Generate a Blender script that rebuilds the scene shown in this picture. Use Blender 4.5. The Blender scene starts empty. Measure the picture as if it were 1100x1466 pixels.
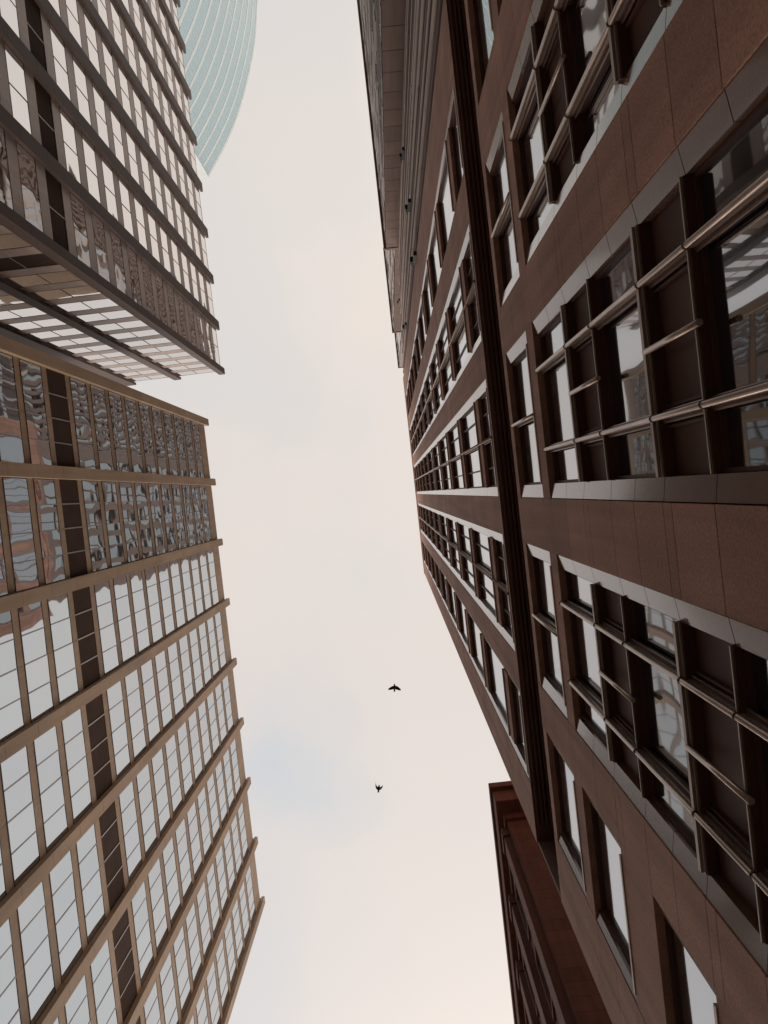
import bpy, math, random
from mathutils import Vector, Matrix
random.seed(7)
C = bpy.context.scene.collection
PI = math.pi
# ------------------------------------------------------------------ camera
F = 1100.0                      # focal length in pixels of the 1100 x 1466 photograph
ZX, ZY = 560.0, 706.0           # where the zenith falls in the photograph
CAMZ = 1.6
cam_data = bpy.data.cameras.new('camera')
cam = bpy.data.objects.new('camera', cam_data); C.objects.link(cam)
cam.location = (0, 0, CAMZ)
cam.rotation_euler = (PI, 0, 0)             # looking straight up, picture right = +X, picture down = +Y
cam_data.sensor_fit = 'VERTICAL'; cam_data.sensor_height = 36.0
cam_data.sensor_width = 27.0
cam_data.lens = 36.0 * F / 1466.0
cam_data.shift_x = -(ZX - 550.0) / 1466.0
cam_data.shift_y = -(733.0 - ZY) / 1466.0
cam_data.clip_start = 0.05; cam_data.clip_end = 6000
bpy.context.scene.camera = cam

# ------------------------------------------------------------------ world and sun
SUN_EL, SUN_AZ = math.radians(40), math.radians(14)     # azimuth from +Y towards +X
W = bpy.data.worlds.new('World'); bpy.context.scene.world = W; W.use_nodes = True
nt = W.node_tree; N = nt.nodes; L = nt.links; N.clear()
def wn(t, **k):
    n = N.new(t)
    for a, b in k.items(): setattr(n, a, b)
    return n
out = wn('ShaderNodeOutputWorld'); add = wn('ShaderNodeMixShader'); add.inputs[0].default_value = 0.9
bg1 = wn('ShaderNodeBackground'); bg2 = wn('ShaderNodeBackground')
sky = wn('ShaderNodeTexSky', sky_type='NISHITA', sun_disc=False)
sky.sun_elevation = SUN_EL; sky.sun_rotation = SUN_AZ; sky.dust_density = 3.0; sky.air_density = 1.0
bg1.inputs[1].default_value = 0.10
L.new(sky.outputs[0], bg1.inputs[0])
tc = wn('ShaderNodeTexCoord')
# two sizes of soft cloud over the whole dome
mp = wn('ShaderNodeMapping'); mp.inputs['Location'].default_value = (3.1, 0.4, 1.2); mp.inputs['Scale'].default_value = (1.0, 0.8, 0.6)
L.new(tc.outputs['Generated'], mp.inputs[0])
n1 = wn('ShaderNodeTexNoise'); n1.inputs['Scale'].default_value = 2.6; n1.inputs['Detail'].default_value = 5; n1.inputs['Roughness'].default_value = 0.45
L.new(mp.outputs[0], n1.inputs['Vector'])
cr = wn('ShaderNodeValToRGB')
cr.color_ramp.elements[0].position = 0.38; cr.color_ramp.elements[0].color = (0.765, 0.745, 0.735, 1)
cr.color_ramp.elements[1].position = 0.60; cr.color_ramp.elements[1].color = (0.885, 0.805, 0.745, 1)
e = cr.color_ramp.elements.new(0.48); e.color = (0.84, 0.78, 0.74, 1)
L.new(n1.outputs[0], cr.inputs[0])
# the thin warm patch of cloud in front of the sun
vd = wn('ShaderNodeVectorMath', operation='DISTANCE'); vd.inputs[1].default_value = (0.02, -0.34, 0.94)
L.new(tc.outputs['Generated'], vd.inputs[0])
mr = wn('ShaderNodeMapRange', interpolation_type='SMOOTHSTEP'); mr.inputs[1].default_value = 0.62; mr.inputs[2].default_value = 0.0
mr.inputs[3].default_value = 0.0; mr.inputs[4].default_value = 1.0
L.new(vd.outputs['Value'], mr.inputs[0])
mx = wn('ShaderNodeMix', data_type='RGBA', blend_type='ADD'); mx.inputs[0].default_value = 1.0
sc = wn('ShaderNodeMix', data_type='RGBA'); sc.inputs[6].default_value = (0, 0, 0, 1); sc.inputs[7].default_value = (0.13, 0.088, 0.045, 1)
cur = cr.outputs[0]
# darker, bluer bellies of cloud
for pos, rad, col, amt in (((-0.115, 0.35, 0.93), 0.13, (0.69, 0.725, 0.755, 1), 0.8), ((-0.115, -0.40, 0.91), 0.16, (0.79, 0.75, 0.715, 1), 0.7), ((-0.05, 0.09, 0.995), 0.14, (0.80, 0.775, 0.755, 1), 0.5), ((-0.16, 0.52, 0.84), 0.14, (0.80, 0.77, 0.755, 1), 0.45)):
    wob = wn('ShaderNodeVectorMath', operation='MULTIPLY_ADD'); wob.inputs[1].default_value = (0.22, 0.22, 0.22); wob.inputs[2].default_value = (-0.11, -0.11, -0.11)
    nn = wn('ShaderNodeTexNoise'); nn.inputs['Scale'].default_value = 7.0; nn.inputs['Detail'].default_value = 5; L.new(tc.outputs['Generated'], nn.inputs['Vector'])
    L.new(nn.outputs['Color'], wob.inputs[0])
    ads = wn('ShaderNodeVectorMath', operation='ADD'); L.new(tc.outputs['Generated'], ads.inputs[0]); L.new(wob.outputs[0], ads.inputs[1])
    d_ = wn('ShaderNodeVectorMath', operation='DISTANCE'); d_.inputs[1].default_value = pos; L.new(ads.outputs[0], d_.inputs[0])
    m_ = wn('ShaderNodeMapRange', interpolation_type='SMOOTHSTEP'); m_.inputs[1].default_value = rad; m_.inputs[2].default_value = 0.0; m_.inputs[3].default_value = 0.0; m_.inputs[4].default_value = amt
    L.new(d_.outputs['Value'], m_.inputs[0])
    x_ = wn('ShaderNodeMix', data_type='RGBA'); x_.inputs[7].default_value = col
    L.new(m_.outputs[0], x_.inputs[0]); L.new(cur, x_.inputs[6]); cur = x_.outputs[2]
L.new(mr.outputs[0], sc.inputs[0]); L.new(cur, mx.inputs[6]); L.new(sc.outputs[2], mx.inputs[7])
# extra brightness added to the unseen low sky, to light the facades
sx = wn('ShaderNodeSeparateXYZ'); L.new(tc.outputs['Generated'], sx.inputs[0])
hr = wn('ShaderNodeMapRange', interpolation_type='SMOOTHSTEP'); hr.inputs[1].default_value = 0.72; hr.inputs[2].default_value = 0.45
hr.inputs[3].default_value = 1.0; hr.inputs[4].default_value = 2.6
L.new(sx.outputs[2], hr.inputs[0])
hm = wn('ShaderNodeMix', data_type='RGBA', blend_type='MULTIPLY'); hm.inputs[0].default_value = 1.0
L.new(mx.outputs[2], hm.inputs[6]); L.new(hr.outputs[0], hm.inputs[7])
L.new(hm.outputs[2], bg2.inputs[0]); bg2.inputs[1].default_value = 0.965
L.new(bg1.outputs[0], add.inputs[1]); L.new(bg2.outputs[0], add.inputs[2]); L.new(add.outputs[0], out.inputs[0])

sd = bpy.data.lights.new('sun', 'SUN'); so = bpy.data.objects.new('sun', sd); C.objects.link(so)
sd.energy = 1.5; sd.angle = math.radians(20); sd.color = (1, 0.90, 0.78)
sdir = Vector((math.sin(SUN_AZ)*math.cos(SUN_EL), math.cos(SUN_AZ)*math.cos(SUN_EL), math.sin(SUN_EL)))
so.rotation_euler = sdir.to_track_quat('Z', 'Y').to_euler(); so.location = sdir * 400
vs = bpy.context.scene.view_settings
vs.view_transform = 'Standard'; vs.look = 'None'; vs.exposure = 0.0; vs.gamma = 1.0; vs.use_curve_mapping = False

# ------------------------------------------------------------------ helpers
def tag(o, label=None, cat=None, group=None, kind=None):
    for k, v in (('label', label), ('category', cat), ('group', group), ('kind', kind)):
        if v: o[k] = v
    return o
def empty(name, loc, rz=0.0, parent=None):
    o = bpy.data.objects.new(name, None); C.objects.link(o); o.location = loc; o.rotation_euler = (0, 0, rz)
    o.empty_display_size = 0.5
    if parent: o.parent = parent
    return o
class MB:
    def __init__(s): s.v = []; s.f = []; s.m = []; s.sm = []
    def quad(s, pts, m=0, smooth=False):
        b = len(s.v); s.v += [tuple(p) for p in pts]; s.f.append(tuple(range(b, b + len(pts)))); s.m.append(m); s.sm.append(smooth)
    def box(s, x0, x1, y0, y1, z0, z1, m=0):
        if x0 > x1: x0, x1 = x1, x0
        if y0 > y1: y0, y1 = y1, y0
        if z0 > z1: z0, z1 = z1, z0
        b = len(s.v)
        s.v += [(x0,y0,z0),(x1,y0,z0),(x1,y1,z0),(x0,y1,z0),(x0,y0,z1),(x1,y0,z1),(x1,y1,z1),(x0,y1,z1)]
        for f in ((0,3,2,1),(4,5,6,7),(0,1,5,4),(1,2,6,5),(2,3,7,6),(3,0,4,7)):
            s.f.append(tuple(b + i for i in f)); s.m.append(m); s.sm.append(False)
    def prism(s, poly, z0, z1, m=0):            # poly counter-clockwise in x,y
        n = len(poly); b = len(s.v)
        s.v += [(p[0], p[1], z0) for p in poly] + [(p[0], p[1], z1) for p in poly]
        for i in range(n):
            j = (i + 1) % n
            s.f.append((b+i, b+j, b+n+j, b+n+i)); s.m.append(m); s.sm.append(False)
        s.f.append(tuple(b + i for i in reversed(range(n)))); s.m.append(m); s.sm.append(False)
        s.f.append(tuple(b + n + i for i in range(n))); s.m.append(m); s.sm.append(False)
    def tube(s, p0, p1, r, m=0, n=10):
        p0 = Vector(p0); p1 = Vector(p1); d = (p1 - p0).normalized()
        a = d.orthogonal().normalized(); c = d.cross(a); b = len(s.v)
        for p in (p0, p1):
            for i in range(n):
                q = p + (a * math.cos(2*PI*i/n) + c * math.sin(2*PI*i/n)) * r; s.v.append(tuple(q))
        for i in range(n):
            j = (i + 1) % n
            s.f.append((b+i, b+j, b+n+j, b+n+i)); s.m.append(m); s.sm.append(True)
        s.f.append(tuple(b + i for i in reversed(range(n)))); s.m.append(m); s.sm.append(False)
        s.f.append(tuple(b + n + i for i in range(n))); s.m.append(m); s.sm.append(False)
    def mesh(s, name, mats):
        me = bpy.data.meshes.new(name); me.from_pydata(s.v, [], s.f)
        for m in (mats if isinstance(mats, (list, tuple)) else [mats]): me.materials.append(m)
        for p, i, g in zip(me.polygons, s.m, s.sm): p.material_index = i; p.use_smooth = g
        me.update(); return me
    def build(s, name, mats, parent=None, bevel=0.0):
        o = bpy.data.objects.new(name, s.mesh(name, mats)); C.objects.link(o)
        if parent: o.parent = parent
        if bevel:
            b = o.modifiers.new('bevel', 'BEVEL'); b.width = bevel; b.segments = 1; b.limit_method = 'ANGLE'
        return o
def link(name, me, parent=None, loc=(0, 0, 0)):
    o = bpy.data.objects.new(name, me); C.objects.link(o); o.location = loc
    if parent: o.parent = parent
    return o

# ------------------------------------------------------------------ materials
def mat(name, col, rough=0.6, metal=0.0, var=0.12, vscale=1.5, fine=0.0, fscale=60.0, spec=0.5, bump=0.0, streak=0.0, coat=0.0, isl=0.0):
    m = bpy.data.materials.new(name); m.use_nodes = True; t = m.node_tree; n = t.nodes; l = t.links
    b = n['Principled BSDF']; b.inputs['Roughness'].default_value = rough; b.inputs['Metallic'].default_value = metal
    b.inputs['Specular IOR Level'].default_value = spec; b.inputs['Coat Weight'].default_value = coat; b.inputs['Coat Roughness'].default_value = 0.08
    g = n.new('ShaderNodeNewGeometry')
    def noise(scale, detail=4, vec=None):
        q = n.new('ShaderNodeTexNoise'); q.inputs['Scale'].default_value = scale; q.inputs['Detail'].default_value = detail
        l.new(vec or g.outputs['Position'], q.inputs['Vector']); return q.outputs[0]
    def mul(cur, fac_sock, lo, hi):
        r = n.new('ShaderNodeMapRange'); r.inputs[1].default_value = 0.3; r.inputs[2].default_value = 0.7; r.inputs[3].default_value = lo; r.inputs[4].default_value = hi
        l.new(fac_sock, r.inputs[0])
        x = n.new('ShaderNodeMix'); x.data_type = 'RGBA'; x.blend_type = 'MULTIPLY'; x.inputs[0].default_value = 1.0
        if isinstance(cur, tuple): x.inputs[6].default_value = cur
        else: l.new(cur, x.inputs[6])
        l.new(r.outputs[0], x.inputs[7]); return x.outputs[2]
    cur = tuple(col) + (1.0,)
    cur = mul(cur, noise(vscale), 1 - var, 1 + var)
    if fine: cur = mul(cur, noise(fscale, 2), 1 - fine, 1 + fine)
    if streak:
        mpn = n.new('ShaderNodeMapping'); mpn.inputs['Scale'].default_value = (3.0, 3.0, 0.15); l.new(g.outputs['Position'], mpn.inputs[0])
        cur = mul(cur, noise(1.2, 5, mpn.outputs[0]), 1 - streak, 1 + streak * 0.6)
    if isl:
        ri = n.new('ShaderNodeMapRange'); ri.inputs[3].default_value = 0.3; ri.inputs[4].default_value = 0.7
        l.new(g.outputs['Random Per Island'], ri.inputs[0]); cur = mul(cur, ri.outputs[0], 1 - isl, 1 + isl)
    l.new(cur, b.inputs['Base Color'])
    if bump:
        bn = n.new('ShaderNodeBump'); bn.inputs['Strength'].default_value = bump; bn.inputs['Distance'].default_value = 0.01
        l.new(noise(fscale, 3), bn.inputs['Height']); l.new(bn.outputs[0], b.inputs['Normal'])
    return m
def glass(name, col, wave=0.02, wscale=0.8, rough=0.02, dark=(0.02, 0.02, 0.022), refl=0.7):
    """coated facade glass: a dark body under a strong mirror coat, slightly wavy"""
    m = bpy.data.materials.new(name); m.use_nodes = True; t = m.node_tree; n = t.nodes; l = t.links
    b = n['Principled BSDF']; b.inputs['Base Color'].default_value = tuple(dark) + (1,); b.inputs['Roughness'].default_value = 0.1
    gl = n.new('ShaderNodeBsdfGlossy'); gl.inputs['Color'].default_value = tuple(col) + (1,); gl.inputs['Roughness'].default_value = rough
    mixs = n.new('ShaderNodeMixShader'); lw = n.new('ShaderNodeLayerWeight'); lw.inputs[0].default_value = refl
    l.new(lw.outputs['Fresnel'], mixs.inputs[0]); l.new(b.outputs[0], mixs.inputs[1]); l.new(gl.outputs[0], mixs.inputs[2])
    l.new(mixs.outputs[0], n['Material Output'].inputs[0])
    g = n.new('ShaderNodeNewGeometry'); oi = n.new('ShaderNodeObjectInfo')
    pr = n.new('ShaderNodeMapRange'); pr.inputs[3].default_value = 0.90; pr.inputs[4].default_value = 1.0; l.new(g.outputs['Random Per Island'], pr.inputs[0])
    px = n.new('ShaderNodeMix'); px.data_type = 'RGBA'; px.blend_type = 'MULTIPLY'; px.inputs[0].default_value = 1.0; px.inputs[6].default_value = tuple(col) + (1,)
    l.new(pr.outputs[0], px.inputs[7]); l.new(px.outputs[2], gl.inputs['Color'])
    ad = n.new('ShaderNodeVectorMath'); ad.operation = 'MULTIPLY_ADD'
    cmb = n.new('ShaderNodeCombineXYZ'); l.new(oi.outputs['Random'], cmb.inputs[0]); l.new(oi.outputs['Random'], cmb.inputs[2])
    ad.inputs[1].default_value = (9, 9, 9); l.new(cmb.outputs[0], ad.inputs[0]); l.new(g.outputs['Position'], ad.inputs[2])
    q = n.new('ShaderNodeTexNoise'); q.inputs['Scale'].default_value = wscale; q.inputs['Detail'].default_value = 1.0
    l.new(ad.outputs[0], q.inputs['Vector'])
    bn = n.new('ShaderNodeBump'); bn.inputs['Strength'].default_value = 1.0; bn.inputs['Distance'].default_value = wave
    l.new(q.outputs[0], bn.inputs['Height']); l.new(bn.outputs[0], gl.inputs['Normal'])
    return m
M = {
 'granite':   mat('brown_granite', (0.375, 0.194, 0.138), 0.65, 0, 0.12, 0.7, 0.20, 42, 0.12, 0.15, 0.24, isl=0.09),
 'polished':  mat('polished_granite', (0.18, 0.092, 0.064), 0.14, 0, 0.10, 2.0, 0.15, 60, 0.5, 0, 0, 0.25),
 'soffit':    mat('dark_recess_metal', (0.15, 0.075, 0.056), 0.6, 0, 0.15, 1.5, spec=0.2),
 'bronze':    mat('dark_bronze_frame', (0.10, 0.043, 0.029), 0.5, 0.0, 0.12, 2.0, spec=0.2),
 'edge':      mat('worn_metal_edge', (0.38, 0.28, 0.225), 0.4, 0.4, 0.15, 3.0),
 'tube':      mat('satin_metal_tube', (0.42, 0.31, 0.25), 0.32, 0.6, 0.12, 4.0),
 'joint':     mat('dark_joint', (0.03, 0.02, 0.017), 0.8),
 'tan':       mat('tan_cladding', (0.315, 0.212, 0.137), 0.6, 0.0, 0.09, 0.5, 0.06, 25, 0.15, 0, 0.13, isl=0.06),
 'tandark':   mat('tan_gasket', (0.05, 0.022, 0.018), 0.5),
 'louvre':    mat('dark_plant_floor_panel', (0.050, 0.028, 0.020), 0.85, 0, 0.12, 1.0, spec=0.08),
 'louvreline':mat('plant_floor_panel_rail', (0.30, 0.25, 0.22), 0.4, 0.5),
 'line':      mat('slim_window_bar', (0.26, 0.23, 0.24), 0.4, 0.3),
 'cfin':      mat('dark_brown_fin', (0.058, 0.032, 0.024), 0.55, 0.0, 0.10, 0.6, 0.06, 25, 0.22, 0, 0.15, isl=0.10),
 'cband':     mat('grey_brown_band', (0.31, 0.225, 0.185), 0.38, 0.2, 0.10, 0.8, 0.0, 25, 0.6, 0, 0.14, isl=0.07),
 'roof':      mat('grey_roof', (0.2, 0.19, 0.18), 0.9),
 'red':       mat('dark_red_sandstone', (0.15, 0.062, 0.044), 0.75, 0, 0.14, 0.8, 0.12, 30, 0.15, 0.2, 0.2, isl=0.12),
 'ribpale':   mat('pale_rib', (0.52, 0.39, 0.32), 0.5, 0, 0.15, 1.0, 0, 25, 0.5, 0, 0.12),
 'ribdark':   mat('ribbed_wall_back', (0.06, 0.035, 0.028), 0.6, 0, 0.15, 1.0),
 'brownwall': mat('brown_panel_wall', (0.17, 0.105, 0.08), 0.6, 0, 0.10, 0.6, 0.08, 20, 0.3, 0, 0.16, isl=0.1),
 'palewall':  mat('pale_stone', (0.42, 0.35, 0.31), 0.6, 0, 0.12, 1.0),
 'teal':      None,
 'white':     mat('white_metal_band', (0.62, 0.66, 0.66), 0.45, 0, 0.05, 0.3),
 'asphalt':   mat('asphalt', (0.05, 0.05, 0.05), 0.9, 0, 0.2, 0.6, 0.3, 40, 0.3, 0.3),
 'paving':    mat('paving', (0.27, 0.25, 0.23), 0.85, 0, 0.15, 0.8, 0.15, 30, 0.3, 0.2),
 'kerb':      mat('kerb_granite', (0.33, 0.32, 0.31), 0.8),
 'paint':     mat('yellow_line', (0.6, 0.45, 0.06), 0.7),
 'feather':   mat('dark_feathers', (0.022, 0.018, 0.020), 0.7, 0, 0.2, 20),
 'lampmetal': mat('black_lamp_metal', (0.03, 0.025, 0.022), 0.5),
 'glassA':    glass('tan_tower_glass', (0.85, 0.92, 0.96), 0.030, 0.42, refl=0.92),
 'glassC':    glass('dark_tower_glass', (1.0, 0.985, 0.97), 0.024, 0.42, refl=0.965),
 'glassB':    glass('granite_block_glass', (0.90, 0.92, 0.95), 0.010, 0.7, refl=0.80),
 'glassT':    glass('pale_upper_glass', (0.80, 0.85, 0.86), 0.01, 0.7, refl=0.80),
 'glassD':    glass('teal_tower_glass', (0.74, 0.89, 0.93), 0.004, 0.3, 0.10, (0.26, 0.40, 0.43), 0.75),
}

# ------------------------------------------------------------------ projection, used only to rank which windows show largest
def clip_area(pts):
    poly = []
    for p in pts:
        h = p[2] - CAMZ
        if h < 0.5: return 0.0
        poly.append((ZX + F * p[0] / h, ZY + F * p[1] / h))
    def clip(poly, ax, lim, sgn):
        o = []
        for i in range(len(poly)):
            a, b = poly[i], poly[(i + 1) % len(poly)]
            da, db = (a[ax] - lim) * sgn, (b[ax] - lim) * sgn
            if da >= 0: o.append(a)
            if da * db < 0:
                t = da / (da - db); o.append((a[0] + (b[0]-a[0])*t, a[1] + (b[1]-a[1])*t))
        return o
    for ax, lim, sgn in ((0, 0, 1), (0, 1100, -1), (1, 0, 1), (1, 1466, -1)):
        poly = clip(poly, ax, lim, sgn)
        if len(poly) < 3: return 0.0
    return abs(sum(poly[i][0]*poly[(i+1)%len(poly)][1] - poly[(i+1)%len(poly)][0]*poly[i][1] for i in range(len(poly)))) / 2
def to_world(loc, rz, p):
    c, s = math.cos(rz), math.sin(rz)
    return (loc[0] + c*p[0] - s*p[1], loc[1] + s*p[0] + c*p[1], loc[2] + p[2])

# ------------------------------------------------------------------ ground
g = MB(); g.quad([(-3000,-3000,-0.15),(3000,-3000,-0.15),(3000,3000,-0.15),(-3000,3000,-0.15)]); g.build('ground', M['asphalt']); tag(bpy.data.objects['ground'], kind='structure')
D = 2.4
THB = math.atan2(-0.1075, 0.9942); cB, sB = math.cos(THB), math.sin(THB)
def street_strip(name, x0, x1, z0, z1, m):
    q = MB(); q.box(x0, x1, -120, 120, z0, z1); o = q.build(name, m); o.rotation_euler = (0, 0, THB); tag(o, kind='structure'); return o
street_strip('pavement', -1.3, 9.0, -0.149, 0.0, M['paving'])
street_strip('pavement', -26.0, -13.0, -0.149, 0.0, M['paving'])
street_strip('kerb', -1.5, -1.303, -0.149, -0.006, M['kerb'])
street_strip('kerb', -12.997, -12.8, -0.149, -0.006, M['kerb'])
street_strip('road', -12.797, -1.503, -0.149, -0.14, M['asphalt'])
street_strip('road_marking', -1.80, -1.70, -0.139, -0.136, M['paint'])
street_strip('road_marking', -12.60, -12.50, -0.139, -0.136, M['paint'])

# ================================================================== B: brown granite office block (right)
T0 = -0.42 * D                                    # t of the middle of the facade
rootB = empty('granite_office_block', (cB*D - sB*T0, sB*D + cB*T0, 0), THB)
tag(rootB, 'huge brown granite office block with dark recessed windows and metal tubes, filling the right side', 'building')
def hz(h): return h * D + CAMZ                    # height in units of D above the eye
Y = lambda t: t * D - T0                          # along-street coordinate in the block's frame
BAYS = [(-1.90, 0), (-0.42, 0), (1.06, 0)]
OUT, INN = 0.564 * D, 0.470 * D
bays = [(Y(-3.82), Y(-2.92), 0.06*D, 'end')] + [(Y(c) - OUT, Y(c) + OUT, OUT - INN, 'mid') for c, _ in BAYS] + [(Y(1.97), Y(2.83), 0.06*D, 'end')]
YE0, YE1 = Y(-4.60), Y(3.38)
ROOF = hz(31.0); GT, GB = hz(7.14), hz(6.12)
HEADS = [8.10, 10.2, 12.4, 14.6, 16.9, 19.2, 21.5, 23.8, 26.1, 28.3, 30.4]
UP = [(hz(7.24 if i == 0 else HEADS[i-1] + 0.27), hz(h)) for i, h in enumerate(HEADS)]
LOW_TOP = (hz(5.09), hz(5.98))
LOWW = [(hz(4.05), hz(4.87)), (hz(2.86), hz(3.55)), (hz(1.72), hz(2.40)), (hz(0.55), hz(1.22))]
REC = 0.135
wall = MB(); jnt = 0.012
def pier(y0, y1, z0, z1, cuts, x0=0.0):
    wall.box(0.05, 0.6, y0, y1, z0, z1, 1)
    zs = [z0] + [c for c in sorted(cuts) if z0 + 0.15 < c < z1 - 0.15] + [z1]
    wd = y1 - y0; nc = 1 if wd < 1.1 else 2
    for a, b in zip(zs, zs[1:]):
        for k in range(nc):
            wall.box(x0, 0.049, y0 + wd*k/nc + (jnt/2 if k else 0.0), y0 + wd*(k+1)/nc - (jnt/2 if k < nc-1 else 0.0), a + jnt/2, b - jnt/2, 0)
cutsL = []
for a, b in LOWW + [LOW_TOP]: cutsL += [a, b, (a + b) / 2]
cutsL += [hz(3.95), hz(2.77), hz(1.62), hz(4.98)]
cutsU = []
for a, b in UP: cutsU += [a, a + 0.12*D, b, (a+b)/2, a + (b-a)*0.25, a + (b-a)*0.75]
edges = [YE0] + [v for b in bays for v in b[:2]] + [YE1]
for i in range(0, len(edges), 2):
    pier(edges[i], edges[i+1], 0, GB, cutsL)
    pier(edges[i], edges[i+1], GT, ROOF, cutsU)
# recessed dark groove between the lower and upper storeys
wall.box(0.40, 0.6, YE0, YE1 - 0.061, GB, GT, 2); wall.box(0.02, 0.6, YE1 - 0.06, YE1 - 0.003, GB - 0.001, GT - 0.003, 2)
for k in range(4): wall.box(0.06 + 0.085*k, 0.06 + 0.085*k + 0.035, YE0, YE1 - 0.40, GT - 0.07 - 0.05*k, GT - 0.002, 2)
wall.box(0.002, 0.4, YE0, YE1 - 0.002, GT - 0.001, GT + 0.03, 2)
# solid core with its end wall
wall.box(0.601, 14, YE0, YE1, 0, ROOF, 0)
wall.box(-0.03, 0.598, YE0, YE1, ROOF, ROOF + 0.5, 0)
# spandrels in the bays
for (y0, y1, bw, kind) in bays:
    a, b = y0 + bw + 0.002, y1 - bw - 0.002
    wall.box(0.03, 0.6, y0 + 0.002, y1 - 0.002, UP[-1][1], ROOF - 0.002, 0)
    wall.box(0.004, 0.6, y0 + 0.002, y1 - 0.002, GT + 0.031, UP[0][0], 0)
    for (s0, h0), (s1, h1) in zip(UP, UP[1:]): wall.box(0.025, 0.6, a, b, h0, s1, 0)
    wall.box(0.004, 0.6, y0 + 0.002, y1 - 0.002, LOW_TOP[1], GB - 0.002, 0)
    wall.box(0.004, 0.6, y0 + 0.002, y1 - 0.002, LOWW[0][1], LOW_TOP[0], 0)
    if kind == 'end':
        for (s1, h1), (s0, h0) in zip(LOWW, LOWW[1:]): wall.box(0.004, 0.6, y0 + 0.002, y1 - 0.002, h0, s1, 0)
    wall.box(0.004, 0.6, y0 + 0.002, y1 - 0.002, 0, LOWW[-1][0], 0)
wallB = wall.build('wall', [M['granite'], M['joint'], M['soffit']], rootB)

def surround(y0, y1, bw, z0, z1, cuts):
    """polished stone band up both sides of a bay, a little splayed into the opening"""
    zs = [z0] + [c for c in sorted(cuts) if z0 + 0.1 < c < z1 - 0.1] + [z1]
    for poly in ([(0.015, y0 + 0.012), (0.59, y0 + 0.012), (0.59, y0 + bw), (0.05, y0 + bw)],
                 [(0.015, y1 - 0.012), (0.05, y1 - bw), (0.59, y1 - bw), (0.59, y1 - 0.012)][::1]):
        q = MB()
        for a, b in zip(zs, zs[1:]): q.prism(poly, a + 0.006, b - 0.006, 0)
        q.build('stone_surround', M['polished'], rootB)
def window(y0, y1, z0, z1, bars, rec=REC):
    q = MB(); w = 0.035
    q.box(rec - 0.03, rec + 0.06, y0, y0 + w, z0, z1); q.box(rec - 0.03, rec + 0.06, y1 - w, y1, z0, z1)
    q.box(rec - 0.03, rec + 0.06, y0 + w, y1 - w, z1 - w, z1); q.box(rec - 0.03, rec + 0.06, y0 + w, y1 - w, z0, z0 + w)
    ys = sorted(bars)
    for b in ys: q.box(rec - 0.02, rec + 0.05, b - 0.02, b + 0.02, z0 + w, z1 - w)
    # sill nosing standing forward, with its worn bright edge
    q.box(0.02, rec - 0.031, y0 + 0.002, y1 - 0.002, z0, z0 + 0.05, 0)
    q.box(-0.012, 0.019, y0 + 0.002, y1 - 0.002, z0 - 0.006, z0 + 0.056, 1)
    f = q.build('window', [M['bronze'], M['edge']], rootB)
    p = MB(); e = [y0 + w] + ys + [y1 - w]
    for a, b in zip(e, e[1:]):
        ty, tz = random.uniform(-.004, .004), random.uniform(-.004, .004)
        x = rec + 0.01
        p.quad([(x - ty - tz, a, z0 + w), (x - ty + tz, a, z1 - w), (x + ty + tz, b, z1 - w), (x + ty - tz, b, z0 + w)])
        p.quad([(x + .03, a, z0 + w), (x + .03, b, z0 + w), (x + .03, b, z1 - w), (x + .03, a, z1 - w)])
    p.build('pane', M['glassB'], f)
    return f
def mullion(yc, z0, z1, r=0.036, box=True, breaks=()):
    q = MB()
    if box:
        q.box(0.055, REC - 0.032, yc - 0.045, yc + 0.045, z0, z1, 0); q.box(0.02, 0.0545, yc - 0.022, yc + 0.022, z0, z1, 1)
        q.box(0.07, 0.085, yc - 0.058, yc + 0.058, z0, z1, 1)
    q.tube((-0.005, yc, z0), (-0.005, yc, z1), r, 1, 12)
    for b in breaks: q.tube((-0.005, yc, b - 0.012), (-0.005, yc, b + 0.012), r + 0.006, 0, 12)
    return q.build('tube_mullion', [M['bronze'], M['tube']], rootB)
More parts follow.
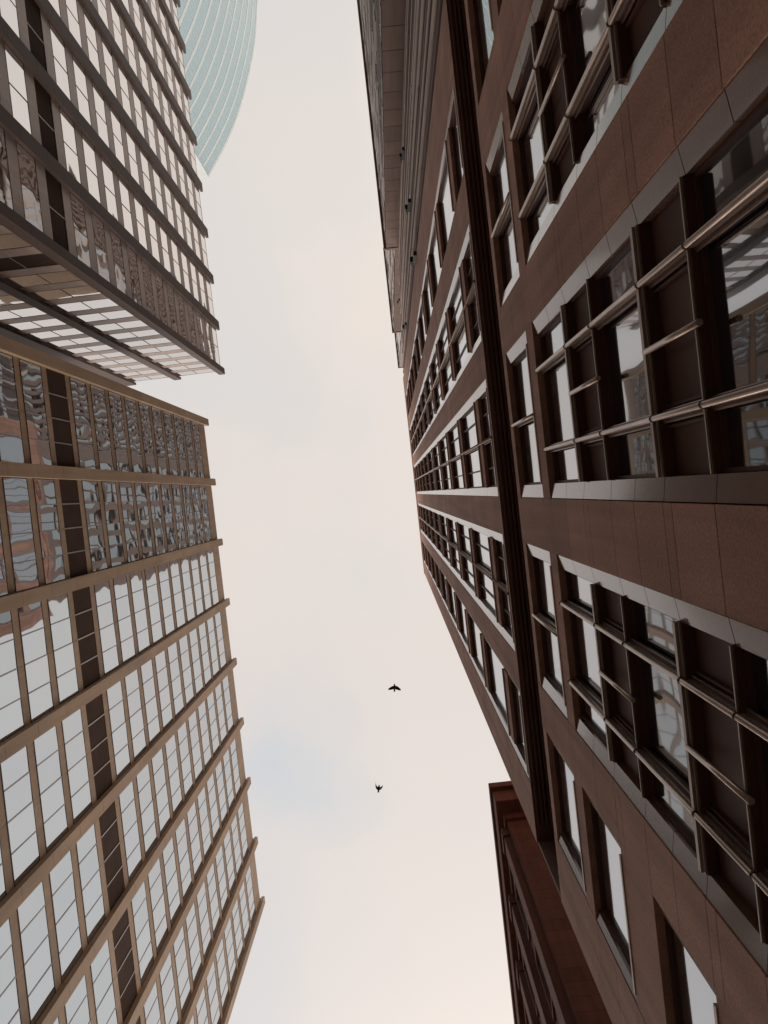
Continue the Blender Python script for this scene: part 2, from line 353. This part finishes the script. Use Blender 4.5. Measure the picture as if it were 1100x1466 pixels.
for (y0, y1, bw, kind) in bays:
    a, b, c = y0 + bw + 0.003, y1 - bw - 0.003, (y0 + y1) / 2
    surround(y0, y1, bw, UP[0][0], UP[-1][1], [z for s in UP for z in s])
    surround(y0, y1, bw, LOW_TOP[0], LOW_TOP[1], [])
    if kind == 'mid':
        surround(y0, y1, bw, LOWW[-1][0], LOWW[0][1], [z for s in LOWW for z in (s[0], s[1], (s[0]+s[1])/2)])
        for s, h in UP: window(a, b, s, h, [c, (a + c)/2 - 0.1, (b + c)/2 + 0.1])
        window(a, b, LOW_TOP[0], LOW_TOP[1], [c])
        mullion(c, UP[0][0], UP[-1][1], 0.028, True, [s for s, h in UP])
        mullion(c, LOW_TOP[0] + 0.06, LOW_TOP[1], 0.026)
        for s, h in LOWW: window(a, b, s, h, [c - 0.25*D, c + 0.25*D])
        for sg in (-1, 1): mullion(c + sg*0.25*D, LOWW[-1][0] + 0.06, LOWW[0][1], 0.027, True, [z for s in LOWW for z in s])
        # dark spandrel panels between transoms with thin bright edges
        for (s1, h1), (s0, h0) in zip(LOWW, LOWW[1:]):
            q = MB()
            q.box(0.14, 0.55, a, b, h0, s1 - 0.001, 0)
            for z in (h0 + 0.002, s1 - 0.065):
                q.box(0.03, 0.139, a, b, z, z + 0.06, 0); q.box(0.012, 0.029, a, b, z + 0.02, z + 0.04, 1)
            for k in (-0.25, 0.25):
                for dd in (-0.09, 0.09): q.box(0.10, 0.139, c + k*D + dd - .012, c + k*D + dd + .012, h0 + 0.07, s1 - 0.07, 0)
            q.build('spandrel_panel', [M['bronze'], M['edge']], rootB)
            mullion(c, h0 - 0.10, s1 + 0.02, 0.028, False)
    else:
        for s, h in UP: window(a, b, s, h, [])
        window(a, b, LOW_TOP[0], LOW_TOP[1], [])
        for s, h in LOWW:
            surround(y0, y1, bw, s, h, []); window(a, b, s, h, [])
# set-back upper storeys: hidden from the pavement by the parapet, seen mirrored in the glass across the street
SB = 2.0 * D; TOPH = hz(78.0)
YT0 = Y(-20.5)
q = MB(); gq = MB()
q.box(SB + 0.5, 14, YT0, YE1, ROOF - 1, TOPH, 0)
te = [YE0] + [v for b_ in bays for v in b_[:2]] + [YE1]
for i in range(0, len(te), 2): q.box(SB, SB + 0.499, te[i], te[i+1], ROOF - 1, TOPH + 0.4*(i % 4), 0)
zz = ROOF - 1; st = 2.5 * D
levels = []
while zz < TOPH - 1: levels.append(zz); zz += st
for (y0, y1, bw, kind) in bays:
    for z in levels:
        q.box(SB + 0.03, SB + 0.499, y0 + 0.001, y1 - 0.001, z, z + 0.9, 0)
        gq.box(SB + 0.3, SB + 0.35, y0, y1, z + 0.9, min(z + st, TOPH) , 0)
        ym = (y0 + y1) / 2
        q.box(SB + 0.1, SB + 0.299, ym - 0.08, ym + 0.08, z + 0.9, min(z + st, TOPH), 1)
k = 0; y = YE0 - 0.5
while y > YT0:
    top = TOPH - (2.0 if (k // 6) % 2 else 0.0) - (5 if k > 34 else 0)
    q.box(SB + 0.1, SB + 0.499, y - 0.22, y + 0.22, ROOF - 1, top, 2); y -= 1.0; k += 1
z = ROOF + 3
while z < TOPH - 2: q.box(SB + 0.2, SB + 0.499, YT0, YE0, z, z + 1.0, 0); z += 4.2
gq.box(SB + 0.40, SB + 0.45, YT0, YE0, ROOF - 1, TOPH - 4, 0)
up = q.build('setback_storeys', [M['brownwall'], M['bronze'], M['brownwall']], rootB)
gq.build('setback_glazing', M['glassT'], up)
# back of the lower block further up the street
lw = MB(); lw.box(0.0, 14, Y(-16), YE0 - 0.002, 0, GB, 0); lw.box(0.4, 14, Y(-16), YE0 - 0.002, GB, GT - 0.002, 1)
lw.build('lower_wing', [M['granite'], M['soffit']], rootB)

# ================================================================== ribbed tower next up the street
S = D / 2.0
P0 = Vector((1.01*S, -9.25*S)); P1 = Vector((0.577*S, -20.38*S))
du = (P1 - P0); LR = du.length; rzr = math.atan2(du.y, du.x)
rootR = empty('ribbed_tower', (P0.x, P0.y, 0), rzr)      # local x runs up the street, local +y into the building
tag(rootR, 'ribbed tower with many thin vertical fins, beyond the brown granite block', 'building')
RH = 63.5*S + CAMZ
q = MB(); q.box(0, LR, 0.12, 9, GT + 0.05, RH, 0); q.build('wall', M['ribdark'], rootR)
x = 0.12; random.seed(3); nrib = 0
while x < LR - 0.15:
    w = random.choice((0.10, 0.13, 0.17)); z = GT + 0.1; q = MB(); tone = (0, 2, 1, 0, 2, 0, 1, 2)[nrib % 8]; nrib += 1
    while z < RH:
        z2 = min(RH + 0.25, z + random.choice((12.2, 18.3, 24.4))); q.box(x, x + w, 0.0 + random.choice((0, .015)), 0.119, z, z2 - 0.08, tone); z = z2
    q.build('rib', [M['ribpale'], M['brownwall'], M['bronze']], rootR)
    x += w + random.choice((0.28, 0.4, 0.6))
q = MB(); z = GT + 3
while z < RH: q.box(0.02, LR, 0.085, 0.1195, z, z + 0.35); z += 6.1
q.build('floor_band', M['brownwall'], rootR)
gl = MB(); z = GT + 3.5
while z < RH - 6: gl.box(0.05, LR, 0.095, 0.118, z, z + 1.5); z += 6.1
o = gl.build('glazing', M['glassB'], rootR)
for i, (px, py) in enumerate(((579, 222), (588, 296), (596, 371), (573, 432), (582, 467), (583, 531), (586, 558), (584, 574))):
    # each small lamp cluster sits on the rib plane: intersect its line of sight with that plane
    d = Vector(((px - ZX)/F, (py - ZY)/F)); nrm = Vector((-du.y, du.x)).normalized()
    h = nrm.dot(P0) / nrm.dot(d)
    if not 10 < h < 80: continue
    w = Vector((d.x*h, d.y*h)) - P0; lx = w.dot(du.normalized())
    if lx < 0 or lx > LR: continue
    a = MB(); z = h + CAMZ
    a.box(lx - 0.10, lx + 0.10, -0.16, -0.001, z - 0.9, z + 0.5)
    for kk in range(3): a.box(lx - 0.13, lx + 0.13, -0.30 + 0.05*kk, -0.161, z + 0.35*kk, z + 0.35*kk + 0.2)
    a.build('wall_lamp', M['lampmetal'], rootR)

# ================================================================== blocks further up the street on the right
def far_block(name, label, corner, width, length, z0, h, seed, front_mat, win_pitch, floor, stepd=0.0):
    root = empty(name, (corner[0], corner[1], z0), THB)
    tag(root, label, 'building'); random.seed(seed)
    hh = h + CAMZ - z0
    q = MB(); q.box(0.12, width, -length, -0.002, 0, hh, 0)
    z = floor
    q.build('wall', M['brownwall'], root)
    # panels of the end wall that faces the camera
    q = MB(); z = 0
    while z < hh:
        q.box(0, width, 0.0, 0.08, z + 0.02, min(z + 2.2, hh + 0.2) - 0.03, 0); z += 2.2
    q.build('end_wall_panel', front_mat, root)
    # street side: piers, sills, and glass between
    q = MB(); gq = MB(); y = -0.4
    while y > -length:
        w = win_pitch * random.uniform(0.3, 0.6); z = 0.0
        while z < hh:
            st_ = random.choice((floor, floor, 2*floor)); d_ = random.choice((0.02, 0.02, 0.05))
            q.box(-d_, 0.119, y - w, y, z, min(z + st_ - 0.25, hh + 0.2), random.choice((0, 0, 1, 2))); z += st_
        y -= win_pitch * random.uniform(0.6, 1.0)
    gq.box(0.0, 0.1, -length, -0.4, 0.9, hh - 0.3, 0)
    q.build('street_wall', [M['palewall'], M['brownwall'], M['bronze']], root); gq.build('glazing', M['glassB'], root)
    q = MB(); q.box(-0.25, width, -length, 0.16, hh + 0.201, hh + 0.7, 0); q.build('parapet', M['brownwall'], root)
    return root
def at(px, py, h): return ((px - ZX)/F*h, (py - ZY)/F*h)
h1 = 63.5*S
c1 = at(553, 353, h1); far_block('street_block', 'brown panelled block with narrow windows at the top of the picture, left of the ribs', c1, (570-553)/F*h1 + 0.9, 30, 0, h1, 5, M['brownwall'], 1.1, 3.4)
c2 = at(564, 474, 118); far_block('rooftop_tower', 'taller brown tower peeping out past the ribs, second step down the roofline', c2, 4.0, 13, h1 + 2, 118, 6, M['brownwall'], 1.4, 3.4)
c3 = at(572, 525, 150); far_block('rooftop_tower', 'thin sliver of pale tower showing lowest on the stepped roofline', c3, 3.0, 8, h1 + 2, 150, 8, M['palewall'], 1.6, 3.6)

# ================================================================== A: tan glass tower (left, lower)
DA = 6.6 * D
def pane_mesh(name, sx, w, h, nb, g, rx=0.0):
    """nb panes side by side with their slight individual tilts; local x = out of the facade"""
    p = MB(); e = [w * i / nb for i in range(nb + 1)]
    for a, b in zip(e, e[1:]):
        t1, t2 = random.uniform(-g, g), random.uniform(-g, g)
        p.quad([(-t1 - t2 + rx, a, 0), (t1 - t2 + rx, b, 0), (t1 + t2 + rx, b, h), (-t1 + t2 + rx, a, h)])
        p.quad([(rx - .03, a, 0), (rx - .03, a, h), (rx - .03, b, h), (rx - .03, b, 0)])
    return p
def frame_mb(w, h, nb, fw, bar, x0, x1):
    q = MB()
    q.box(x0, x1, 0, fw, 0, h); q.box(x0, x1, w - fw, w, 0, h); q.box(x0, x1, fw, w - fw, 0, fw); q.box(x0, x1, fw, w - fw, h - fw, h)
    for i in range(1, nb):
        y = w * i / nb; q.box(x0 + 0.01, x1 + 0.003, y - bar/2, y + bar/2, fw, h - fw, 1)
    return q
def glass_tower(root, rz, loc, ts, fw, fd, fin_mat, floors, gh, sp_h, nb, band_mats, glass_mat, pane_var, dark_floor, keep, extra_place=None, line_mat='line', rand=1):
    """floors: heights of the foot of each glass row. Returns nothing; windows that show largest become parts of their own."""
    random.seed(rand)
    w = abs(ts[1] - ts[0]) - fw - 0.01
    fms = frame_mb(w, gh, nb, 0.04, 0.055, -0.08, 0.012).mesh('window', [M[band_mats[1]], M[line_mat]])
    pms = [pane_mesh('pane', 1, w, gh, nb, pane_var).mesh('pane', M[glass_mat]) for _ in range(9)]
    dq = MB(); dq.box(-0.1, -0.03, 0, w, 0, gh, 0)
    for i in range(1, nb): dq.box(-0.029, -0.005, w*i/nb - 0.03, w*i/nb + 0.03, 0, gh, 1)
    dms = dq.mesh('plant_floor_panel', [M['louvre'], M['louvreline']])
    cand = []
    sides = [(0.0, 0.0, ts)] + (extra_place or [])
    for (ox, rot, tl) in sides:
        for a, b in zip(tl, tl[1:]):
            y0 = min(a, b) + fw/2 + 0.005
            for i, z in enumerate(floors):
                if rot == 0: pl = (0, y0, z); cs = [(0, y0, z), (0, y0 + w, z), (0, y0 + w, z + gh), (0, y0, z + gh)]; rr = 0
                else: pl = (ox[0] - y0, ox[1], z); cs = [(ox[0] - y0, ox[1], z), (ox[0] - y0 - w, ox[1], z), (ox[0] - y0 - w, ox[1], z + gh), (ox[0] - y0, ox[1], z + gh)]; rr = PI/2
                cand.append((clip_area([to_world(loc, rz, c) for c in cs]), pl, rr, i))
    cand.sort(key=lambda c: -c[0]); n = 0
    rest = MB()
    for ar, pl, rr, i in cand:
        if i == dark_floor:
            o = link('plant_floor_panel', dms, root, pl); o.rotation_euler = (0, 0, rr); continue
        if ar > 0 and n < keep:
            o = link('window', fms, root, pl); o.rotation_euler = (0, 0, rr)
            pm = link('pane', random.choice(pms), o); n += 1
        else:
            for src, mo in ((fms, 0), (random.choice(pms), 2)):
                b0 = len(rest.v); R = Matrix.Rotation(rr, 4, 'Z')
                for v in src.vertices: rest.v.append(tuple(R @ v.co + Vector(pl)))
                for p in src.polygons: rest.f.append(tuple(b0 + k for k in p.vertices)); rest.m.append(p.material_index + mo); rest.sm.append(False)
    if rest.v:
        o = rest.build('window', [M[band_mats[1]], M[line_mat], M[glass_mat]], root); o['kind'] = 'stuff'
THA = math.atan2(-0.117, 0.9931)
locA = (-math.cos(THA)*DA, -math.sin(THA)*DA, 0)
rootA = empty('tan_glass_tower', locA, THA)
tag(rootA, 'tan clad office tower with nine slim fins and mirror windows, lower left', 'building')
za = lambda h: h * DA + CAMZ
RA = za(4.325)
tA = [-8.25 + 5.41*k for k in range(9)]
FA = [za(4.055 - 0.1712*i) for i in range(24)]; FA = [z for z in FA if z > 3]
GHA = 0.134*DA
q = MB()
q.box(-16, -0.2, tA[0], tA[-1], 0, RA - 0.05, 0)
zprev = RA
for i, z in enumerate(FA):
    top = z + GHA
    for a, b in zip(tA, tA[1:]):
        n_ = 2
        for k in range(n_):
            q.box(-0.199, -0.012, a + (b-a)*k/n_ + 0.006, a + (b-a)*(k+1)/n_ - 0.006, top + 0.004, zprev - 0.004, 0)
    zprev = z
q.box(-0.199, -0.012, tA[0], tA[-1], 0, zprev - 0.004, 0)
q.box(-16, -0.02, tA[0], tA[-1], RA - 0.049, RA + 0.1, 0)
q.build('wall', [M['tan'], M['tandark']], rootA)
for t in tA:
    q = MB(); zs = [0.0]; i = len(FA) - 1
    zs += [z - 0.02 for z in reversed(FA)] + [RA + 0.75]
    for a, b in zip(zs, zs[1:]): q.box(-0.0, 0.27, t - 0.30, t + 0.30, a + 0.008, b - 0.008, 0)
    q.box(-0.3, 0.25, t - 0.235, t + 0.235, 0, RA + 0.6, 1)
    q.build('fin', [M['tan'], M['tandark']], rootA)
glass_tower(rootA, THA, locA, tA, 0.60, 0.42, 'tan', FA, GHA, 0, 4, ('tan', 'tandark'), 'glassA', 0.004, 10, 100, rand=11)

# ================================================================== C: dark-finned glass tower (left, upper)
DC = 6.6 * D
THC = math.atan2(-0.1201, 0.9928)
locC = (-math.cos(THC)*DC, -math.sin(THC)*DC, 0)
rootC = empty('dark_finned_tower', locC, THC)
tag(rootC, 'glass tower with dark brown fins and a sharp corner, upper left', 'building')
zc = lambda h: h * DC + CAMZ
RC = zc(4.985)
TC0 = -14.55; PC = 4.82
tC = [TC0 - PC*k for k in range(10)]
FC = [zc(2.68 + 0.1945*k + 0.035) for k in range(-13, 12)]; FC = [z for z in FC if 3 < z < RC - 0.6]
FC = list(reversed(FC)); GHC = 0.125 * DC
dark_i = min(range(len(FC)), key=lambda i: abs(FC[i] - zc(2.47)))
DEP = 2 * 4.7 + 0.75
q = MB()
q.box(-DEP - 0.0, -0.2, tC[-1], TC0 - 0.2, 0, RC - 0.05, 0)
zprev = RC
def cband(x0, x1, y0, y1, z0, z1, along_y=True):
    if z1 - z0 < 0.05: return
    q.box(x0, x1, y0, y1, z0 + 0.003, z1 - 0.003, 1)
for z in FC:
    top = z + GHC
    for a, b in zip(tC, tC[1:]):
        cband(-0.199, 0.004, b + 0.004, (a+b)/2 - 0.004, top, zprev); cband(-0.199, 0.004, (a+b)/2 + 0.004, a - 0.004, top, zprev)
    for k in range(4): cband(-9.4 + 2.35*k + 0.004, -9.4 + 2.35*(k+1) - (0.23 if k == 3 else 0.004), TC0 - 0.199, TC0 + 0.004, top, zprev)
    zprev = z
q.box(-0.199, 0.004, tC[-1], TC0 - 0.2, 0, zprev - 0.004, 1)
q.box(-DEP, -0.21, TC0 - 0.199, TC0 + 0.004, 0, zprev - 0.004, 1)
q.box(-DEP, -0.03, tC[-1], TC0 - 0.03, RC - 0.049, RC + 0.1, 0)
q.build('wall', [M['cfin'], M['cband']], rootC)
zsC = [0.0] + [z - 0.02 for z in reversed(FC)] + [RC + 0.75]
for k, t in enumerate(tC):
    q = MB()
    for a, b in zip(zsC, zsC[1:]):
        if k: q.box(0.0, 0.24, t - 0.45, t + 0.45, a + 0.008, b - 0.008, 0)
        else: q.box(-0.36, 0.24, t - 0.38, t + 0.24, a + 0.008, b - 0.008, 0)
    q.box(-0.28, 0.20, t - 0.24, t + 0.20, 0, RC + 0.4, 0)
    q.build('fin', M['cfin'], rootC)
for k in (1, 2):
    q = MB(); x = -4.7 * k
    for a, b in zip(zsC, zsC[1:]): q.box(x - (0.74 if k == 2 else 0.36), x + 0.36, TC0 + 0.0, TC0 + 0.24, a + 0.008, b - 0.008, 0)
    q.build('fin', M['cfin'], rootC)
glass_tower(rootC, THC, locC, tC, 0.90, 0.48, 'cfin', FC, GHC, 0, 2, ('cfin', 'bronze'), 'glassC', 0.004, dark_i, 100,
            extra_place=[((0.0, TC0), 1, [0.0, 4.7, 9.4])], line_mat='bronze', rand=5)

# ================================================================== curved teal tower beyond
HD = 155.0
curve = [(400,-330),(390,-220),(380,-110),(370,0),(366,60),(356,115),(341,168),(322,213),(299,255)]
def cat(pts, n):
    o = []
    for i in range(len(pts) - 1):
        p0, p1, p2, p3 = pts[max(i-1,0)], pts[i], pts[i+1], pts[min(i+2, len(pts)-1)]
        for k in range(n):
            t = k / n
            o.append(tuple(0.5*((2*p1[j]) + (-p0[j]+p2[j])*t + (2*p0[j]-5*p1[j]+4*p2[j]-p3[j])*t*t + (-p0[j]+3*p1[j]-3*p2[j]+p3[j])*t**3) for j in (0, 1)))
    o.append(tuple(pts[-1])); return o
cv = [Vector(((x - ZX)/F*HD, (y - ZY)/F*HD)) for x, y in cat(curve, 6)]
cen = sum(cv, Vector((0, 0))) / len(cv)
rootD = empty('curved_glass_tower', (cv[-1].x, cv[-1].y, 0))
tag(rootD, 'tall curved tower of pale teal glass with white floor bands, behind the dark finned tower', 'building')
lc = [v - cv[-1] for v in cv]
def offs(d):
    o = []
    for i, v in enumerate(lc):
        a = lc[max(i-1, 0)]; b = lc[min(i+1, len(lc)-1)]; t = (b - a).normalized(); o.append(v + Vector((t.y, -t.x)) * -d)
    return o
back = [Vector((-16, -3)), Vector((-26, -30)), Vector((-24, -80))]
def ring(mb, d0, d1, z0, z1, m=0):
    A_, B_ = offs(d0), offs(d1)
    for i in range(len(A_) - 1): mb.prism([B_[i+1], A_[i+1], A_[i], B_[i]][::-1], z0, z1, m)
q = MB(); poly = [tuple(p) for p in lc] + [tuple(p) for p in back]
def ccw(p): return p if sum(p[i][0]*p[(i+1)%len(p)][1]-p[(i+1)%len(p)][0]*p[i][1] for i in range(len(p))) > 0 else p[::-1]
q.prism(ccw(poly), 0, HD + CAMZ - 0.4); q.build('glass_wall', M['glassD'], rootD)
z = HD + CAMZ - 1.3; first = True
while z > 30:
    q = MB(); ring(q, -0.02, 0.34, z, z + 1.0 if first else z + 0.85)
    q.build('floor_band', M['white'], rootD); z -= 4.05; first = False
q = MB(); acc = 0
for i in range(len(lc) - 1):
    a, b = lc[i], lc[i+1]; n_ = max(1, round((b - a).length / 1.5)); t = (b - a).normalized()
    for k in range(n_):
        p = a + (b - a) * (k / n_); nn = Vector((t.y, -t.x)) * -1
        q.prism(ccw([tuple(p + t*0.05), tuple(p + t*0.05 + nn*0.12), tuple(p - t*0.05 + nn*0.12), tuple(p - t*0.05)]), 20, HD)
q.build('glazing_bars', M['white'], rootD)
q = MB(); q.prism(ccw([(0.3, 0.3), (-16, -2.6), (-16, -3.0), (0.0, 0.0)]), 0, HD + CAMZ); q.build('end_wall', M['white'], rootD)

# ================================================================== red sandstone building at the bottom
YEr = 12.8
HE = YEr * F / (1121 - ZY)
xc = (699 - ZX)/F * HE
rootE = empty('red_sandstone_building', (xc, YEr, 0), THB)
tag(rootE, 'lower dark red sandstone building with a deep cornice, below the granite block', 'building')
tE = HE + CAMZ
q = MB(); q.box(0.46, 9, 0.89, 30, 0, tE - 0.6, 1)
zc_ = 0.0
while zc_ < tE - 2.1:
    z1_ = min(zc_ + 0.62, tE - 2.102); xx = 0.42; odd = int(zc_ / 0.62) % 2
    q.box(0.42, 0.459, 0.85, 30, zc_ + 0.006, z1_ - 0.006, 0)
    xx = 0.46 - 0.55 * odd
    while xx < 8.9:
        a_ = max(xx, 0.42 + 0.04); q.box(a_ + 0.004, min(xx + 1.1, 9) - 0.004, 0.85, 0.889, zc_ + 0.006, z1_ - 0.006, 0); xx += 1.1
    zc_ += 0.62
q.build('wall', [M['red'], M['joint']], rootE)
q = MB()
for (o_, za_, zb_) in ((0.0, 0.5, 0.0), (0.09, 1.6, 0.5)):
    q.box(o_, 9.2, o_*2.0, 30.2, tE - za_, tE - zb_ - 0.001)
q.box(0.33, 9, 0.72, 30, tE - 2.1, tE - 1.601)
q.build('cornice', M['red'], rootE, 0.02)
y = 1.1
while y < 26:
    q = MB(); q.box(0.16, 0.419, y, y + 0.7, 0, tE - 2.101); q.box(0.1, 0.419, y - 0.06, y + 0.76, tE - 2.9, tE - 2.5); q.build('pilaster', M['red'], rootE)
    for kk in range(5):
        z0 = tE - 6.0 - 4.2*kk
        q = MB(); q.box(0.34, 0.45, y + 1.0, y + 1.08, z0, z0 + 2.6); q.box(0.34, 0.45, y + 2.3, y + 2.38, z0, z0 + 2.6); q.box(0.34, 0.45, y + 1.0, y + 2.38, z0 - 0.15, z0 - 0.001); q.box(0.34, 0.45, y + 1.0, y + 2.38, z0 + 2.601, z0 + 2.8)
        w = q.build('window', M['red'], rootE)
        q = MB(); q.box(0.40, 0.418, y + 1.081, y + 2.299, z0, z0 + 2.6); q.build('pane', M['glassB'], w)
    y += 2.75

# ================================================================== birds
def bird(px, py, h, k, wings, label, rz, name='pigeon'):
    """one continuous body; local +y is the head, wings lists (span, lead, trail, z) from root to tip"""
    q = MB(); n = 10
    prof = [(-0.215, 0.002, 0.002), (-0.20, 0.040, 0.008), (-0.12, 0.026, 0.016), (-0.06, 0.045, 0.04), (0.0, 0.058, 0.055), (0.06, 0.055, 0.052), (0.11, 0.036, 0.036), (0.145, 0.027, 0.030), (0.172, 0.026, 0.028), (0.19, 0.012, 0.012), (0.212, 0.003, 0.003)]
    for (y, rx, rzz) in prof:
        for i in range(n): q.v.append((rx*1.35*math.cos(2*PI*i/n), y, rzz*1.35*math.sin(2*PI*i/n)))
    for r in range(len(prof) - 1):
        for i in range(n):
            j = (i+1) % n; q.f.append((r*n+i, r*n+j, (r+1)*n+j, (r+1)*n+i)); q.m.append(0); q.sm.append(True)
    q.f.append(tuple(reversed(range(n)))); q.m.append(0); q.sm.append(True)
    q.f.append(tuple((len(prof)-1)*n + i for i in range(n))); q.m.append(0); q.sm.append(True)
    for sg, wl in ((1, wings[0]), (-1, wings[1])):
        b = len(q.v)
        for (s, ld, tr, z, th) in wl:
            ld, tr = ld + 0.012, tr - 0.022; mid = ld*0.6 + tr*0.4
            q.v += [(sg*s, ld, z), (sg*s, mid, z + th), (sg*s, tr, z), (sg*s, mid, z - th*0.4)]
        for r in range(len(wl) - 1):
            for i in range(4):
                j = (i+1) % 4; f = (b+r*4+i, b+r*4+j, b+(r+1)*4+j, b+(r+1)*4+i)
                q.f.append(f if sg < 0 else f[::-1]); q.m.append(0); q.sm.append(False)
        e_ = b + (len(wl)-1)*4; q.f.append((e_, e_+1, e_+2, e_+3)); q.m.append(0); q.sm.append(False)
    o = q.build(name, M['feather']); p = at(px, py, h)
    o.location = (p[0], p[1], h + CAMZ); o.scale = (k, k, k); o.rotation_euler = (0, 0, rz)
    tag(o, label, 'bird', 'birds flying between the towers'); return o
spread = [(0.02, 0.085, -0.06, 0.0, 0.02), (0.11, 0.075, -0.085, 0.03, 0.015), (0.2, 0.02, -0.125, 0.04, 0.01), (0.29, -0.06, -0.135, 0.04, 0.006), (0.335, -0.105, -0.13, 0.035, 0.003)]
spread2 = [(0.02, 0.085, -0.06, 0.0, 0.02), (0.11, 0.065, -0.08, 0.03, 0.015), (0.2, 0.015, -0.105, 0.04, 0.01), (0.29, -0.05, -0.105, 0.04, 0.006), (0.33, -0.075, -0.095, 0.035, 0.003)]
bird(565, 984.5, 33, 0.82, (spread2, spread), 'dark bird gliding with its wings spread wide, higher up in the photo', PI)
fw1 = [(0.02, 0.06, -0.10, 0.0, 0.02), (0.10, 0.07, -0.06, 0.06, 0.015), (0.165, 0.13, 0.0, 0.12, 0.01), (0.195, 0.22, 0.11, 0.17, 0.006), (0.19, 0.29, 0.24, 0.2, 0.003)]
fw2 = [(0.02, 0.06, -0.10, 0.0, 0.02), (0.10, 0.07, -0.05, 0.06, 0.015), (0.17, 0.11, 0.0, 0.12, 0.01), (0.205, 0.16, 0.09, 0.17, 0.006), (0.21, 0.2, 0.17, 0.2, 0.003)]
bird(542.5, 1129, 33, 0.8, (fw1, fw2), 'small dark bird with both wings raised forward in a V, lower in the photo', PI + 0.12)
